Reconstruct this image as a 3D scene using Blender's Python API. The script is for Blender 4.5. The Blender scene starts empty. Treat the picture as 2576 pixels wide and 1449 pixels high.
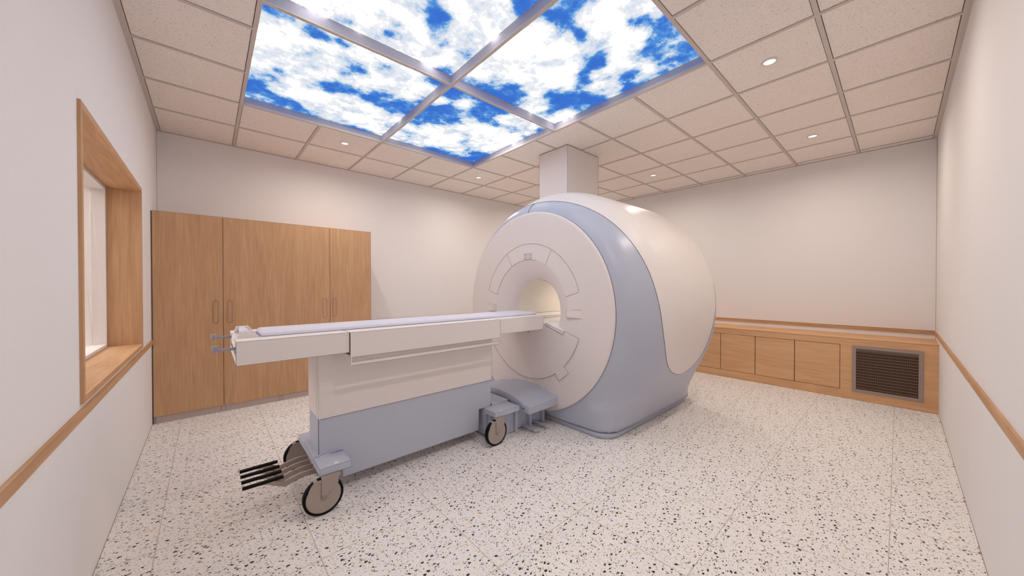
import bpy, math, random
import numpy as np
from mathutils import Matrix, Vector
random.seed(4)
S = bpy.context.scene
COL = S.collection

# ------------------------------------------------------------------ camera, light, exposure
RX, RY, H = 6.2045, 5.2596, 2.8288          # room: x 0..RX, y 0..RY, ceiling height
F_PX = 862.585
YAW, PITCH, ROLL = math.radians(48.4431), math.radians(-0.4856), math.radians(-0.0391)
cam_d = bpy.data.cameras.new('camera'); cam = bpy.data.objects.new('camera', cam_d); COL.objects.link(cam)
fw = Vector((math.cos(PITCH)*math.cos(YAW), math.cos(PITCH)*math.sin(YAW), math.sin(PITCH)))
rt = fw.cross(Vector((0, 0, 1))).normalized(); up = rt.cross(fw)
r2 = rt*math.cos(ROLL)+up*math.sin(ROLL); u2 = -rt*math.sin(ROLL)+up*math.cos(ROLL)
m = Matrix((r2, u2, -fw)).transposed().to_4x4(); m.translation = Vector((0.38396, 0.26488, 1.26066))
cam.matrix_world = m
cam_d.sensor_fit = 'HORIZONTAL'; cam_d.sensor_width = 36; cam_d.lens = F_PX/2576*36
cam_d.clip_start = 0.02
S.camera = cam
w = bpy.data.worlds.new('world'); S.world = w; w.use_nodes = True
w.node_tree.nodes['Background'].inputs[0].default_value = (0.9, 0.92, 1, 1)
w.node_tree.nodes['Background'].inputs[1].default_value = 0.3
S.view_settings.view_transform = 'Standard'; S.view_settings.look = 'None'
S.view_settings.gamma = 1; S.view_settings.use_curve_mapping = False
EXPO = 0.62
S.view_settings.exposure = EXPO
SKY_WHITE = 3.2        # radiance of the brightest clouds on the backlit sky panels
LAMP_WATT = 5.3       # each warm downlight
LAMP_COL = (1.0, .89, .78)

# ------------------------------------------------------------------ materials
def srgb(r, g, b):
    f = lambda c: (c/255/12.92) if c/255 <= .04045 else ((c/255+.055)/1.055)**2.4
    return (f(r), f(g), f(b), 1)
def mat(name, col, rough=.5, metal=0., coat=0., noise=0., nscale=40, bump=0., bscale=200, spec=.5):
    m = bpy.data.materials.new(name); m.use_nodes = True; nt = m.node_tree; p = nt.nodes['Principled BSDF']
    p.inputs['Base Color'].default_value = col if len(col) == 4 else (*col, 1)
    p.inputs['Roughness'].default_value = rough; p.inputs['Metallic'].default_value = metal
    p.inputs['Specular IOR Level'].default_value = spec
    if coat: p.inputs['Coat Weight'].default_value = coat; p.inputs['Coat Roughness'].default_value = .12
    tc = nt.nodes.new('ShaderNodeTexCoord')
    n = nt.nodes.new('ShaderNodeTexNoise'); n.inputs['Scale'].default_value = nscale; n.inputs['Detail'].default_value = 3
    nt.links.new(tc.outputs['Object'], n.inputs['Vector'])
    mx = nt.nodes.new('ShaderNodeMix'); mx.data_type = 'RGBA'; mx.blend_type = 'MULTIPLY'
    mx.inputs[0].default_value = noise if noise else .03
    mx.inputs[6].default_value = p.inputs['Base Color'].default_value
    nt.links.new(n.outputs['Fac'], mx.inputs[7]); nt.links.new(mx.outputs[2], p.inputs['Base Color'])
    if bump:
        n2 = nt.nodes.new('ShaderNodeTexNoise'); n2.inputs['Scale'].default_value = bscale
        b = nt.nodes.new('ShaderNodeBump'); b.inputs['Strength'].default_value = bump; b.inputs['Distance'].default_value = .002
        nt.links.new(tc.outputs['Object'], n2.inputs['Vector']); nt.links.new(n2.outputs['Fac'], b.inputs['Height'])
        nt.links.new(b.outputs['Normal'], p.inputs['Normal'])
    return m

def wood(name, axis='Z', tint=1.0, cathedral=0.35):
    """light oak: fine streaks along one axis over slow figure"""
    m = bpy.data.materials.new(name); m.use_nodes = True; nt = m.node_tree; p = nt.nodes['Principled BSDF']
    L = nt.links
    g = nt.nodes.new('ShaderNodeNewGeometry')
    def mp(sc):
        k = nt.nodes.new('ShaderNodeMapping'); k.inputs['Scale'].default_value = sc
        L.new(g.outputs['Position'], k.inputs['Vector']); return k
    lo, hi = 1.6, 80
    sc = {'X': (lo, hi, hi), 'Y': (hi, lo, hi), 'Z': (hi, hi, lo)}[axis]
    k1 = mp(sc); n1 = nt.nodes.new('ShaderNodeTexNoise'); n1.inputs['Scale'].default_value = 2.4
    n1.inputs['Detail'].default_value = 6; n1.inputs['Roughness'].default_value = .7
    L.new(k1.outputs[0], n1.inputs['Vector'])
    lo, hi = .35, 4.5
    sc = {'X': (lo, hi, hi), 'Y': (hi, lo, hi), 'Z': (hi, hi, lo)}[axis]
    k2 = mp(sc); n2 = nt.nodes.new('ShaderNodeTexNoise'); n2.inputs['Scale'].default_value = 1.6; n2.inputs['Detail'].default_value = 3
    L.new(k2.outputs[0], n2.inputs['Vector'])
    # growth rings: bands of a slowly varying field
    ml = nt.nodes.new('ShaderNodeMath'); ml.operation = 'MULTIPLY'; ml.inputs[1].default_value = 46
    L.new(n2.outputs['Fac'], ml.inputs[0])
    fr = nt.nodes.new('ShaderNodeMath'); fr.operation = 'SINE'; L.new(ml.outputs[0], fr.inputs[0])
    mr = nt.nodes.new('ShaderNodeMapRange'); mr.inputs[1].default_value = -1; mr.inputs[2].default_value = 1
    mr.inputs[3].default_value = -cathedral*.5; mr.inputs[4].default_value = cathedral*.5
    L.new(fr.outputs[0], mr.inputs[0])
    ad = nt.nodes.new('ShaderNodeMath'); ad.operation = 'ADD'; L.new(n1.outputs['Fac'], ad.inputs[0]); L.new(mr.outputs[0], ad.inputs[1])
    a2 = nt.nodes.new('ShaderNodeMath'); a2.operation = 'MULTIPLY_ADD'; a2.inputs[1].default_value = .35
    L.new(n2.outputs['Fac'], a2.inputs[0]); L.new(ad.outputs[0], a2.inputs[2])
    cr = nt.nodes.new('ShaderNodeValToRGB')
    c = lambda r, gg, b: tuple(v*tint for v in srgb(r, gg, b)[:3])+(1,)
    cr.color_ramp.elements[0].position = .30; cr.color_ramp.elements[0].color = c(176, 133, 98)
    cr.color_ramp.elements[1].position = 1.0; cr.color_ramp.elements[1].color = c(216, 176, 137)
    e = cr.color_ramp.elements.new(.68); e.color = c(199, 157, 119)
    L.new(a2.outputs[0], cr.inputs[0]); L.new(cr.outputs[0], p.inputs['Base Color'])
    p.inputs['Roughness'].default_value = .55; p.inputs['Specular IOR Level'].default_value = .25
    return m

def terrazzo():
    m = bpy.data.materials.new('terrazzo_tile'); m.use_nodes = True; nt = m.node_tree; p = nt.nodes['Principled BSDF']; L = nt.links
    N = nt.nodes.new
    def M(op, a, b=None, c=None):
        n = N('ShaderNodeMath'); n.operation = op
        for i, v in enumerate((a, b, c)):
            if v is None: continue
            if isinstance(v, (int, float)): n.inputs[i].default_value = v
            else: L.new(v, n.inputs[i])
        return n.outputs[0]
    g = N('ShaderNodeNewGeometry'); sx = N('ShaderNodeSeparateXYZ'); L.new(g.outputs['Position'], sx.inputs[0])
    P = .5772
    u = M('FLOORED_MODULO', M('SUBTRACT', sx.outputs[0], .188), P)
    v = M('FLOORED_MODULO', M('SUBTRACT', sx.outputs[1], .287), P)
    cb = N('ShaderNodeCombineXYZ'); L.new(u, cb.inputs[0]); L.new(v, cb.inputs[1])
    # wobble so the chips have irregular outlines
    nz = N('ShaderNodeTexNoise'); nz.inputs['Scale'].default_value = 70; nz.inputs['Detail'].default_value = 2
    L.new(cb.outputs[0], nz.inputs['Vector'])
    vm = N('ShaderNodeVectorMath'); vm.operation = 'MULTIPLY_ADD'; vm.inputs[1].default_value = (.016, .016, 0)
    L.new(nz.outputs['Color'], vm.inputs[0]); L.new(cb.outputs[0], vm.inputs[2])
    base = srgb(250, 246, 243)
    col = None
    def layer(prev, scale, rmin, rmax, stretch, off, cols, seedrot):
        mp = N('ShaderNodeMapping'); mp.inputs['Location'].default_value = (off, off*1.7, 0); mp.inputs['Rotation'].default_value = (0, 0, seedrot)
        mp.inputs['Scale'].default_value = (1, stretch, 1); L.new(vm.outputs[0], mp.inputs['Vector'])
        vo = N('ShaderNodeTexVoronoi'); vo.voronoi_dimensions = '2D'; vo.inputs['Scale'].default_value = scale
        vo.distance = 'EUCLIDEAN'
        L.new(mp.outputs[0], vo.inputs['Vector'])
        sc = N('ShaderNodeSeparateColor'); L.new(vo.outputs['Color'], sc.inputs[0])
        th = M('MULTIPLY_ADD', M('POWER', sc.outputs[0], 2.2), rmax-rmin, rmin)
        mask = M('LESS_THAN', vo.outputs['Distance'], th)
        cr = N('ShaderNodeValToRGB'); cr.color_ramp.interpolation = 'CONSTANT'
        els = cr.color_ramp.elements; els[0].position = 0; els[0].color = cols[0][1]; els[1].position = cols[1][0]; els[1].color = cols[1][1]
        for pz, cc in cols[2:]: e = els.new(pz); e.color = cc
        L.new(sc.outputs[1], cr.inputs[0])
        mx = N('ShaderNodeMix'); mx.data_type = 'RGBA'
        L.new(mask, mx.inputs[0]); L.new(cr.outputs[0], mx.inputs[7])
        if prev is None: mx.inputs[6].default_value = base
        else: L.new(prev, mx.inputs[6])
        return mx.outputs[2]
    dk, tan, gr, wh = srgb(54, 40, 34), srgb(214, 184, 148), srgb(206, 196, 190), srgb(248, 243, 240)
    col = layer(col, 230, .0, .34, 1.0, 3.1, [(0, dk), (.16, tan), (.40, gr), (.6, wh)], .3)
    col = layer(col, 120, .0, .36, 1.4, 1.3, [(0, gr), (.25, tan), (.45, wh), (.80, dk)], 1.1)
    col = layer(col, 66, .0, .38, 1.5, .7, [(0, gr), (.15, tan), (.32, wh), (.66, dk)], .5)
    col = layer(col, 43, .0, .35, 1.35, 5.7, [(0, wh), (.10, tan), (.22, gr), (.32, wh), (.58, dk)], -.6)
    # grout
    gw = .0032
    gm = M('MAXIMUM', M('LESS_THAN', u, gw), M('LESS_THAN', v, gw))
    mx = N('ShaderNodeMix'); mx.data_type = 'RGBA'; mx.inputs[7].default_value = srgb(196, 182, 170)
    L.new(gm, mx.inputs[0]); L.new(col, mx.inputs[6]); L.new(mx.outputs[2], p.inputs['Base Color'])
    p.inputs['Roughness'].default_value = .6; p.inputs['Specular IOR Level'].default_value = .3
    return m

def tile_mat():
    m = mat('acoustic_tile', srgb(228, 214, 204), .9, spec=.1); nt = m.node_tree; L = nt.links; p = nt.nodes['Principled BSDF']
    g = nt.nodes.new('ShaderNodeNewGeometry')
    mp = nt.nodes.new('ShaderNodeMapping'); mp.inputs['Scale'].default_value = (1.6, 1, 1); mp.inputs['Rotation'].default_value = (0, 0, .6)
    L.new(g.outputs['Position'], mp.inputs[0])
    v = nt.nodes.new('ShaderNodeTexNoise'); v.inputs['Scale'].default_value = 95; v.inputs['Detail'].default_value = 2.5; v.inputs['Roughness'].default_value = .6
    L.new(mp.outputs[0], v.inputs[0])
    cr = nt.nodes.new('ShaderNodeValToRGB'); cr.color_ramp.elements[0].position = .30; cr.color_ramp.elements[0].color = srgb(186, 168, 158)
    cr.color_ramp.elements[1].position = .40; cr.color_ramp.elements[1].color = srgb(252, 243, 236)
    L.new(v.outputs['Fac'], cr.inputs[0]); L.new(cr.outputs[0], p.inputs['Base Color'])
    return m

def sky_mat():
    """printed, backlit photograph of clouds on the diffuser panels"""
    m = bpy.data.materials.new('backlit_sky_print'); m.use_nodes = True; nt = m.node_tree; L = nt.links; N = nt.nodes.new
    nt.nodes.remove(nt.nodes['Principled BSDF']); em = N('ShaderNodeEmission'); L.new(em.outputs[0], nt.nodes['Material Output'].inputs[0])
    g = N('ShaderNodeNewGeometry')
    def M(op, a, b=None, c=None):
        n = N('ShaderNodeMath'); n.operation = op
        for i, v in enumerate((a, b, c)):
            if v is None: continue
            if isinstance(v, (int, float)): n.inputs[i].default_value = v
            else: L.new(v, n.inputs[i])
        return n.outputs[0]
    at = N('ShaderNodeAttribute'); at.attribute_name = 'cloud'
    n1 = N('ShaderNodeTexNoise'); n1.inputs['Scale'].default_value = 4.6; n1.inputs['Detail'].default_value = 12; n1.inputs['Roughness'].default_value = .66
    n1.inputs['Distortion'].default_value = .1
    L.new(g.outputs['Position'], n1.inputs['Vector'])
    n2 = N('ShaderNodeTexNoise'); n2.inputs['Scale'].default_value = 3.; n2.inputs['Detail'].default_value = 4
    L.new(g.outputs['Position'], n2.inputs['Vector'])
    f = M('MULTIPLY_ADD', M('SUBTRACT', n1.outputs['Fac'], .5), 2.5, M('MULTIPLY_ADD', at.outputs['Fac'], .38, .54))
    cr = N('ShaderNodeValToRGB'); e = cr.color_ramp.elements; k = SKY_WHITE
    lin = lambda c, q: tuple(v*q/k/2**EXPO for v in srgb(*c)[:3])+(1,)
    e[0].position = 0; e[0].color = lin((58, 112, 208), 1)
    e[1].position = 1; e[1].color = (1, .98, .955, 1)
    for pz, c, q in ((.22, (64, 118, 210), 1), (.37, (88, 150, 220), 1), (.50, (172, 200, 232), 1), (.62, (218, 226, 238), 1.), (.78, (238, 240, 246), 1.), (.88, (250, 250, 250), 1.2)):
        h = e.new(pz); h.color = lin(c, q)
    # slow value changes inside the cloud masses
    L.new(M('MULTIPLY_ADD', M('SUBTRACT', n2.outputs['Fac'], .5), .35, f), cr.inputs[0])
    L.new(cr.outputs[0], em.inputs[0]); em.inputs[1].default_value = SKY_WHITE
    return m
# cloud masses (+1) and clear gaps (-1) of the print: x, y, radius in metres, sign
SKY_BLOBS = [(0.72,2.91,0.13,1),(0.86,2.96,0.12,1),(1.05,2.96,0.13,1),(0.69,3.36,0.1,1),(0.9,3.45,0.16,1),(1.07,3.65,0.13,1),(1.21,3.82,0.15,1),(1.34,3.75,0.15,1),(1.52,3.84,0.17,1),(1.64,3.83,0.14,1),(1.38,3.54,0.11,1),(1.33,2.8,0.14,1),(1.54,2.82,0.15,1),(1.73,2.95,0.13,1),(1.02,3.1,0.14,1),(1.57,3.06,0.13,1),(0.79,3.72,0.05,1),(0.87,3.75,0.05,1),(0.66,3.11,0.07,1),(1.15,2.88,0.1,1),(1.34,3.06,0.14,1),(1.6,3.52,0.13,1),(0.85,2.56,0.1,1),(1.03,2.46,0.12,1),(1.18,2.28,0.1,1),(1.3,2.16,0.09,1),(1.2,2.44,0.08,1),(1.38,2.32,0.07,1),(1.49,2.42,0.09,1),(1.39,2.49,0.09,1),(1.61,2.5,0.08,1),(0.96,2.61,0.08,1),(1.12,2.59,0.09,1),(1.28,2.59,0.08,1),(1.46,2.63,0.08,1),(1.57,1.98,0.1,1),(1.58,2.1,0.07,1),(1.68,1.88,0.08,1),(1.69,2.32,0.08,1),(1.71,2.07,0.1,1),(1.75,1.9,0.07,1),(1.76,2.45,0.05,1),(1.66,2.23,0.09,1),(1.88,2.31,0.12,1),(1.99,2.13,0.13,1),(2.07,1.93,0.13,1),(2.23,1.87,0.1,1),(2.4,2.06,0.15,1),(2.38,2.24,0.1,1),(2.19,2.25,0.11,1),(2.05,2.43,0.1,1),(2.37,1.88,0.07,1),(2.56,2.08,0.08,1),(2.11,1.5,0.08,1),(2.27,1.48,0.08,1),(2.45,1.48,0.07,1),(2.54,1.59,0.08,1),(2.73,1.65,0.07,1),(2.75,1.85,0.12,1),(2.98,1.85,0.08,1),(2.95,1.57,0.07,1),(2.3,1.27,0.07,1),(2.3,1.33,0.06,1),(2.36,1.68,0.05,1),(2.99,2.46,0.09,1),(2.56,2.41,0.06,1),(2.66,2.37,0.05,1),(1.91,2.4,0.07,1),(1.98,1.81,0.07,1),(2.41,1.23,0.05,1),(2.14,1.4,0.07,1),(2.29,1.58,0.04,1),(2.61,1.46,0.04,1),(2.52,1.38,0.03,1),(2.71,2.45,0.04,1),(2.16,2.9,0.07,1),(1.92,3.0,0.06,1),(1.96,2.95,0.04,1),(2.02,3.61,0.15,1),(2.33,3.63,0.19,1),(2.46,3.27,0.15,1),(2.65,3.55,0.17,1),(2.77,3.19,0.19,1),(2.58,2.9,0.1,1),(2.77,2.83,0.14,1),(2.83,2.68,0.08,1),(2.18,3.76,0.16,1),(2.87,3.49,0.14,1),(2.51,3.81,0.12,1),(2.75,2.7,0.09,1),(2.98,2.7,0.07,1),(1.95,3.73,0.12,1),(2.98,3.19,0.12,1),(0.9,2.81,0.05,-1),(0.98,2.82,0.04,-1),(1.07,2.78,0.03,-1),(0.8,3.43,0.05,-1),(1.26,3.0,0.05,-1),(1.38,2.84,0.03,-1),(0.68,3.85,0.1,-1),(0.66,4.01,0.11,-1),(0.93,4.07,0.15,-1),(1.05,4.1,0.1,-1),(1.14,3.44,0.06,-1),(1.23,3.36,0.06,-1),(1.34,3.33,0.06,-1),(1.52,3.34,0.09,-1),(1.7,3.26,0.12,-1),(1.72,3.42,0.09,-1),(1.76,2.75,0.07,-1),(1.46,2.15,0.06,-1),(1.5,2.28,0.06,-1),(1.51,2.21,0.05,-1),(1.58,2.32,0.05,-1),(1.27,2.47,0.03,-1),(1.75,2.57,0.05,-1),(1.15,2.44,0.02,-1),(1.79,1.71,0.07,-1),(1.88,1.71,0.06,-1),(1.97,1.62,0.06,-1),(2.0,1.51,0.05,-1),(2.02,1.72,0.02,-1),(2.24,1.65,0.03,-1),(2.32,2.44,0.08,-1),(2.01,2.6,0.08,-1),(2.14,2.59,0.08,-1),(2.34,2.61,0.11,-1),(2.48,2.57,0.09,-1),(2.69,2.0,0.07,-1),(2.82,2.15,0.08,-1),(2.73,2.35,0.09,-1),(3.01,2.14,0.1,-1),(2.6,1.94,0.06,-1),(2.35,1.38,0.03,-1),(2.31,1.32,0.02,-1),(2.65,1.3,0.09,-1),(2.89,1.28,0.1,-1),(2.68,1.42,0.05,-1),(2.41,1.31,0.03,-1),(2.57,1.76,0.04,-1),(2.52,1.7,0.04,-1),(2.87,1.65,0.06,-1),(2.55,1.22,0.08,-1),(3.02,1.75,0.06,-1),(1.97,2.82,0.08,-1),(2.02,3.15,0.11,-1),(2.18,3.25,0.11,-1),(1.96,3.3,0.1,-1),(2.28,2.83,0.1,-1),(2.42,2.76,0.07,-1),(2.43,2.98,0.09,-1),(2.9,4.12,0.15,-1),(2.46,4.08,0.11,-1),(3.13,3.82,0.16,-1),(3.06,3.97,0.17,-1),(2.86,3.01,0.06,-1),(2.57,3.56,0.05,-1),(2.57,3.01,0.06,-1),(3.02,2.78,0.05,-1),(3.18,3.08,0.12,-1),(3.19,3.52,0.11,-1),(2.72,4.01,0.12,-1),(1.96,3.5,0.07,-1),(0.67,2.77,0.04,-1),(0.74,2.73,0.04,-1),(0.79,2.76,0.02,-1),(1.5,4.07,0.07,-1),(1.67,4.03,0.06,-1)]
def cloud_value(x, y):
    v = np.zeros_like(x); wsum = np.full_like(x, .25)
    for bx, by, r, s_ in SKY_BLOBS:
        g = np.exp(-((x-bx)**2+(y-by)**2)/(r*1.05)**2)
        v += s_*g*(1.25 if s_ < 0 else 1); wsum += g
    return np.tanh(1.3*v/wsum)

M = {}
def build_materials():
    M['wall'] = mat('wall_paint', srgb(247, 243, 243), .85, spec=.15, bump=.03)
    M['tile'] = tile_mat()
    M['tee'] = mat('ceiling_tee_paint', srgb(216, 204, 198), .6, spec=.2)
    M['gap'] = mat('shadow_gap', srgb(70, 58, 52), .9, spec=0)
    M['curb'] = mat('skylight_curb_white', srgb(186, 183, 198), .8, spec=.05)
    M['floor'] = terrazzo()
    M['woodV'] = wood('oak_vertical', 'Z', 1.08, .10); M['woodY'] = wood('oak_along_wall', 'Y', 1.05, .18); M['woodX'] = wood('oak_along_x', 'X', 1.05, .18)
    M['woodB'] = wood('oak_bench', 'Y', 1.34, .12); M['kick'] = mat('toe_kick_laminate', srgb(198, 178, 170), .6)
    M['seam'] = mat('seam_outline_dark', srgb(118, 102, 98), .8, spec=.1)
    M['seamb'] = mat('seam_outline_bluegrey', srgb(84, 84, 100), .8, spec=.1)
    M['line'] = mat('outline_taupe', srgb(150, 132, 122), .9, spec=.1)  # colour of the added outlines on room, column and table edges
    M['pull'] = mat('brown_edge_line', srgb(150, 104, 72), .6)  # brown of the added oak edge outlines and the bench top joint
    M['white'] = mat('scanner_white_gelcoat', srgb(243, 236, 233), .42, spec=.25)
    M['whitem'] = mat('scanner_white_matte', srgb(240, 232, 230), .6, spec=.25)
    M['blue'] = mat('scanner_bluegrey_gelcoat', (.52, .55, .66), .34, spec=.4)
    M['bluem'] = mat('bluegrey_matte', (.54, .57, .68), .55, spec=.3)
    M['bore'] = mat('bore_liner_plastic', srgb(245, 238, 228), .4, spec=.3)
    M['mattress'] = mat('mattress_vinyl', srgb(230, 230, 244), .45, spec=.3)
    M['tyre'] = mat('black_rubber', (.004, .004, .004), .7, spec=.2)
    M['hub'] = mat('wheel_disc_grey', srgb(176, 163, 154), .5, spec=.2)
    M['steel'] = mat('fork_taupe_metal', srgb(172, 158, 150), .45, metal=.0, spec=.4)
    M['hook'] = mat('handle_steel_grey', srgb(158, 156, 168), .4, spec=.5)
    M['cap'] = mat('bolt_cap_cream', srgb(238, 230, 222), .4)
    M['vent'] = mat('vent_frame_grey', srgb(168, 150, 145), .5, noise=.1, nscale=600)
    M['slat'] = mat('vent_slat_brown', srgb(165, 140, 128), .6)
    M['dark'] = mat('vent_dark_backing', srgb(88, 70, 60), .9, spec=.1)
    M['glassy'] = None
    g = bpy.data.materials.new('window_glass'); g.use_nodes = True; p = g.node_tree.nodes['Principled BSDF']
    p.inputs['Transmission Weight'].default_value = 1; p.inputs['Roughness'].default_value = .0; p.inputs['IOR'].default_value = 1.3
    M['glass'] = g
    e = bpy.data.materials.new('lamp_lens'); e.use_nodes = True; p = e.node_tree.nodes['Principled BSDF']
    p.inputs['Emission Color'].default_value = (.86, .86, 1, 1); p.inputs['Emission Strength'].default_value = 1.0; M['lens'] = e
    M['sky'] = sky_mat()

# ------------------------------------------------------------------ geometry helpers
class MB:
    def __init__(s): s.v = []; s.f = []; s.sm = []
    def add(s, vs, fs, smooth=False):
        o = len(s.v); s.v += [tuple(map(float, q)) for q in vs]; s.f += [tuple(i+o for i in f) for f in fs]; s.sm += [smooth]*len(fs); return s
    def box(s, x0, x1, y0, y1, z0, z1):
        return s.add([(x, y, z) for x in (x0, x1) for y in (y0, y1) for z in (z0, z1)],
                     [(0, 1, 3, 2), (4, 6, 7, 5), (0, 4, 5, 1), (2, 3, 7, 6), (0, 2, 6, 4), (1, 5, 7, 3)])
    def prism(s, pts, plane, a, b, smooth=False):
        """polygon pts in plane 'yz' (extrude x), 'xz' (extrude y) or 'xy' (extrude z) from a to b"""
        f = {'yz': lambda p, t: (t, p[0], p[1]), 'xz': lambda p, t: (p[0], t, p[1]), 'xy': lambda p, t: (p[0], p[1], t)}[plane]
        n = len(pts); vs = [f(p, a) for p in pts]+[f(p, b) for p in pts]
        fs = [tuple(range(n))[::-1], tuple(range(n, 2*n))]
        s.add(vs, fs); o = len(s.v)-2*n
        for i in range(n):
            j = (i+1) % n; s.f.append((o+i, o+j, o+n+j, o+n+i)); s.sm.append(smooth)
        return s
    def lathe(s, prof, c, axis='x', n=64, a0=0., a1=2*math.pi, smooth=True):
        """prof: (t along axis, radius)"""
        full = abs(a1-a0-2*math.pi) < 1e-6; k = n if full else n+1; vs = []
        for (t, r) in prof:
            for i in range(k):
                a = a0+(a1-a0)*i/n; cc, ss = r*math.cos(a), r*math.sin(a)
                vs.append({'x': (t, c[1]-cc, c[2]+ss), 'y': (c[0]+cc, t, c[2]+ss), 'z': (c[0]+cc, c[1]+ss, t)}[axis])
        fs = []
        for j in range(len(prof)-1):
            for i in range(n):
                i2 = (i+1) % k; fs.append((j*k+i, j*k+i2, (j+1)*k+i2, (j+1)*k+i))
        return s.add(vs, fs, smooth)
    def tube(s, pts, r, n=6, closed=False, smooth=True):
        P = [Vector(p) for p in pts]; m = len(P); rings = []
        for i in range(m):
            a = P[(i-1) % m] if (closed or i) else P[0]; b = P[(i+1) % m] if (closed or i < m-1) else P[-1]
            t = (b-a).normalized(); ref = Vector((0, 0, 1)) if abs(t.z) < .9 else Vector((1, 0, 0))
            u = t.cross(ref).normalized(); v = u.cross(t)
            rings += [P[i]+u*r*math.cos(2*math.pi*k/n)+v*r*math.sin(2*math.pi*k/n) for k in range(n)]
        fs = []
        for i in range(m if closed else m-1):
            j = (i+1) % m
            for k in range(n):
                k2 = (k+1) % n; fs.append((i*n+k, i*n+k2, j*n+k2, j*n+k))
        if not closed: fs += [tuple(range(n))[::-1], tuple(range((m-1)*n, m*n))]
        return s.add(rings, fs, smooth)
    def grid(s, P, closed_u=False, smooth=True):
        a, b = P.shape[:2]; vs = P.reshape(-1, 3).tolist(); fs = []
        for i in range(a-1):
            for j in range(b if closed_u else b-1):
                j2 = (j+1) % b; fs.append((i*b+j, i*b+j2, (i+1)*b+j2, (i+1)*b+j))
        return s.add(vs, fs, smooth)
    def build(s, name, material, parent=None, org=None, bevel=0., seg=2):
        if org is None: org = ROOT.get(parent.name, (0, 0, 0)) if parent else (0, 0, 0)
        me = bpy.data.meshes.new(name); me.from_pydata([(v[0]-org[0], v[1]-org[1], v[2]-org[2]) for v in s.v], [], s.f)
        me.polygons.foreach_set('use_smooth', s.sm)
        me.materials.append(material)
        import bmesh
        bm = bmesh.new(); bm.from_mesh(me); bmesh.ops.remove_doubles(bm, verts=bm.verts, dist=1e-6)
        bmesh.ops.recalc_face_normals(bm, faces=bm.faces); bm.to_mesh(me); bm.free()
        o = bpy.data.objects.new(name, me); COL.objects.link(o)
        if parent: o.parent = parent; ROOT[o.name] = org
        else: o.location = org; ROOT[o.name] = org
        if bevel:
            bv = o.modifiers.new('bevel', 'BEVEL'); bv.width = bevel; bv.segments = seg; bv.limit_method = 'ANGLE'; bv.angle_limit = math.radians(40)
            bv.harden_normals = False
        return o
ROOT = {}
def tag(o, label, cat, group=None):
    o['label'] = label; o['category'] = cat
    if group: o['group'] = group
    return o
def thing(name, loc, label, cat, group=None):
    o = bpy.data.objects.new(name, None); COL.objects.link(o); o.location = loc; ROOT[o.name] = tuple(loc); o.empty_display_size = .1
    return tag(o, label, cat, group)
def struct(o): o['kind'] = 'structure'; return o

build_materials()

# ------------------------------------------------------------------ room shell
T = .15
struct(MB().box(0, RX, 0, RY, -.1, 0).build('floor', M['floor']))
WL = (-.30, 0)                                     # left wall with the control-room window
WY0, WY1, WZ0, WZ1 = 2.45, 4.075, .815, 1.972      # clear opening between the oak linings
b = MB(); b.box(*WL, -T, WY0-.02, -.1, H+.2).box(*WL, WY1+.02, RY+T, -.1, H+.2)
b.box(*WL, WY0-.02, WY1+.02, -.1, WZ0-.02).box(*WL, WY0-.02, WY1+.02, WZ1+.02, H+.2)
struct(b.build('wall_left', M['wall']))
struct(MB().box(0, RX, RY, RY+T, -.1, H+.2).build('wall_back_left', M['wall']))
struct(MB().box(RX, RX+T, -T, RY+T, -.1, H+.2).build('wall_back_right', M['wall']))
struct(MB().box(0, RX, -T, 0, -.1, H+.2).build('wall_right', M['wall']))

# ceiling: tiles lie on the tees; the sky panels take a 4 x 5 block of the grid
GX = [0.0]+[.6092+.6096*k for k in range(10)]+[RX]
GY = [0.0]+[4.6297-.5772*k for k in range(7, -1, -1)]+[RY]
SKX = (.6092, .6092+4*.6096); SKY = (4.6297-.5772*6, 4.6297-.5772)
tw = .012; gp = .0035
b = MB()
for i in range(len(GX)-1):
    for j in range(len(GY)-1):
        x0, x1, y0, y1 = GX[i], GX[i+1], GY[j], GY[j+1]
        if x0 >= SKX[0]-.01 and x1 <= SKX[1]+.01 and y0 >= SKY[0]-.01 and y1 <= SKY[1]+.01: continue
        e0 = .03 if (i == 0) else tw; e1 = .0 if i == len(GX)-2 else tw
        a0, a1, c0, c1 = x0+e0+gp, x1-e1-gp, y0+(.03 if j == 0 else tw)+gp, y1-(.006 if j == len(GY)-2 else tw)-gp
        if a1-a0 < .02: continue
        b.box(a0, a1, c0, c1, H+.005, H+.02)
ceil = struct(b.build('ceiling', M['tile']))
b = MB()
for x in GX[1:-1]:
    if SKX[0]+.05 < x < SKX[1]-.05:
        b.box(x-tw, x+tw, 0, SKY[0]-tw, H, H+.022).box(x-tw, x+tw, SKY[1]+tw, RY, H, H+.022)
    else: b.box(x-tw, x+tw, 0, RY, H, H+.022)
for y in GY[1:-1]:
    if SKY[0]+.05 < y < SKY[1]-.05: b.box(0, SKX[0]-tw, y-tw, y+tw, H+.0005, H+.022).box(SKX[1]+tw, RX, y-tw, y+tw, H+.0005, H+.022)
    else: b.box(0, RX, y-tw, y+tw, H+.0005, H+.022)
b.box(0, .03, 0, RY, H-.001, H+.022).box(0, RX, 0, .03, H-.001, H+.022).box(0, RX, RY-.006, RY, H-.001, H+.022)
b.build('ceiling_grid', M['tee'], ceil)
# dark sheet above the tiles, shade of the joints put into its colour
b = MB().box(0, SKX[0], 0, RY, H+.02, H+.03).box(SKX[1], RX, 0, RY, H+.02, H+.03).box(SKX[0], SKX[1], 0, SKY[0], H+.02, H+.03).box(SKX[0], SKX[1], SKY[1], RY, H+.02, H+.03)
b.build('joint_shade_sheet', M['gap'], ceil)
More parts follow.
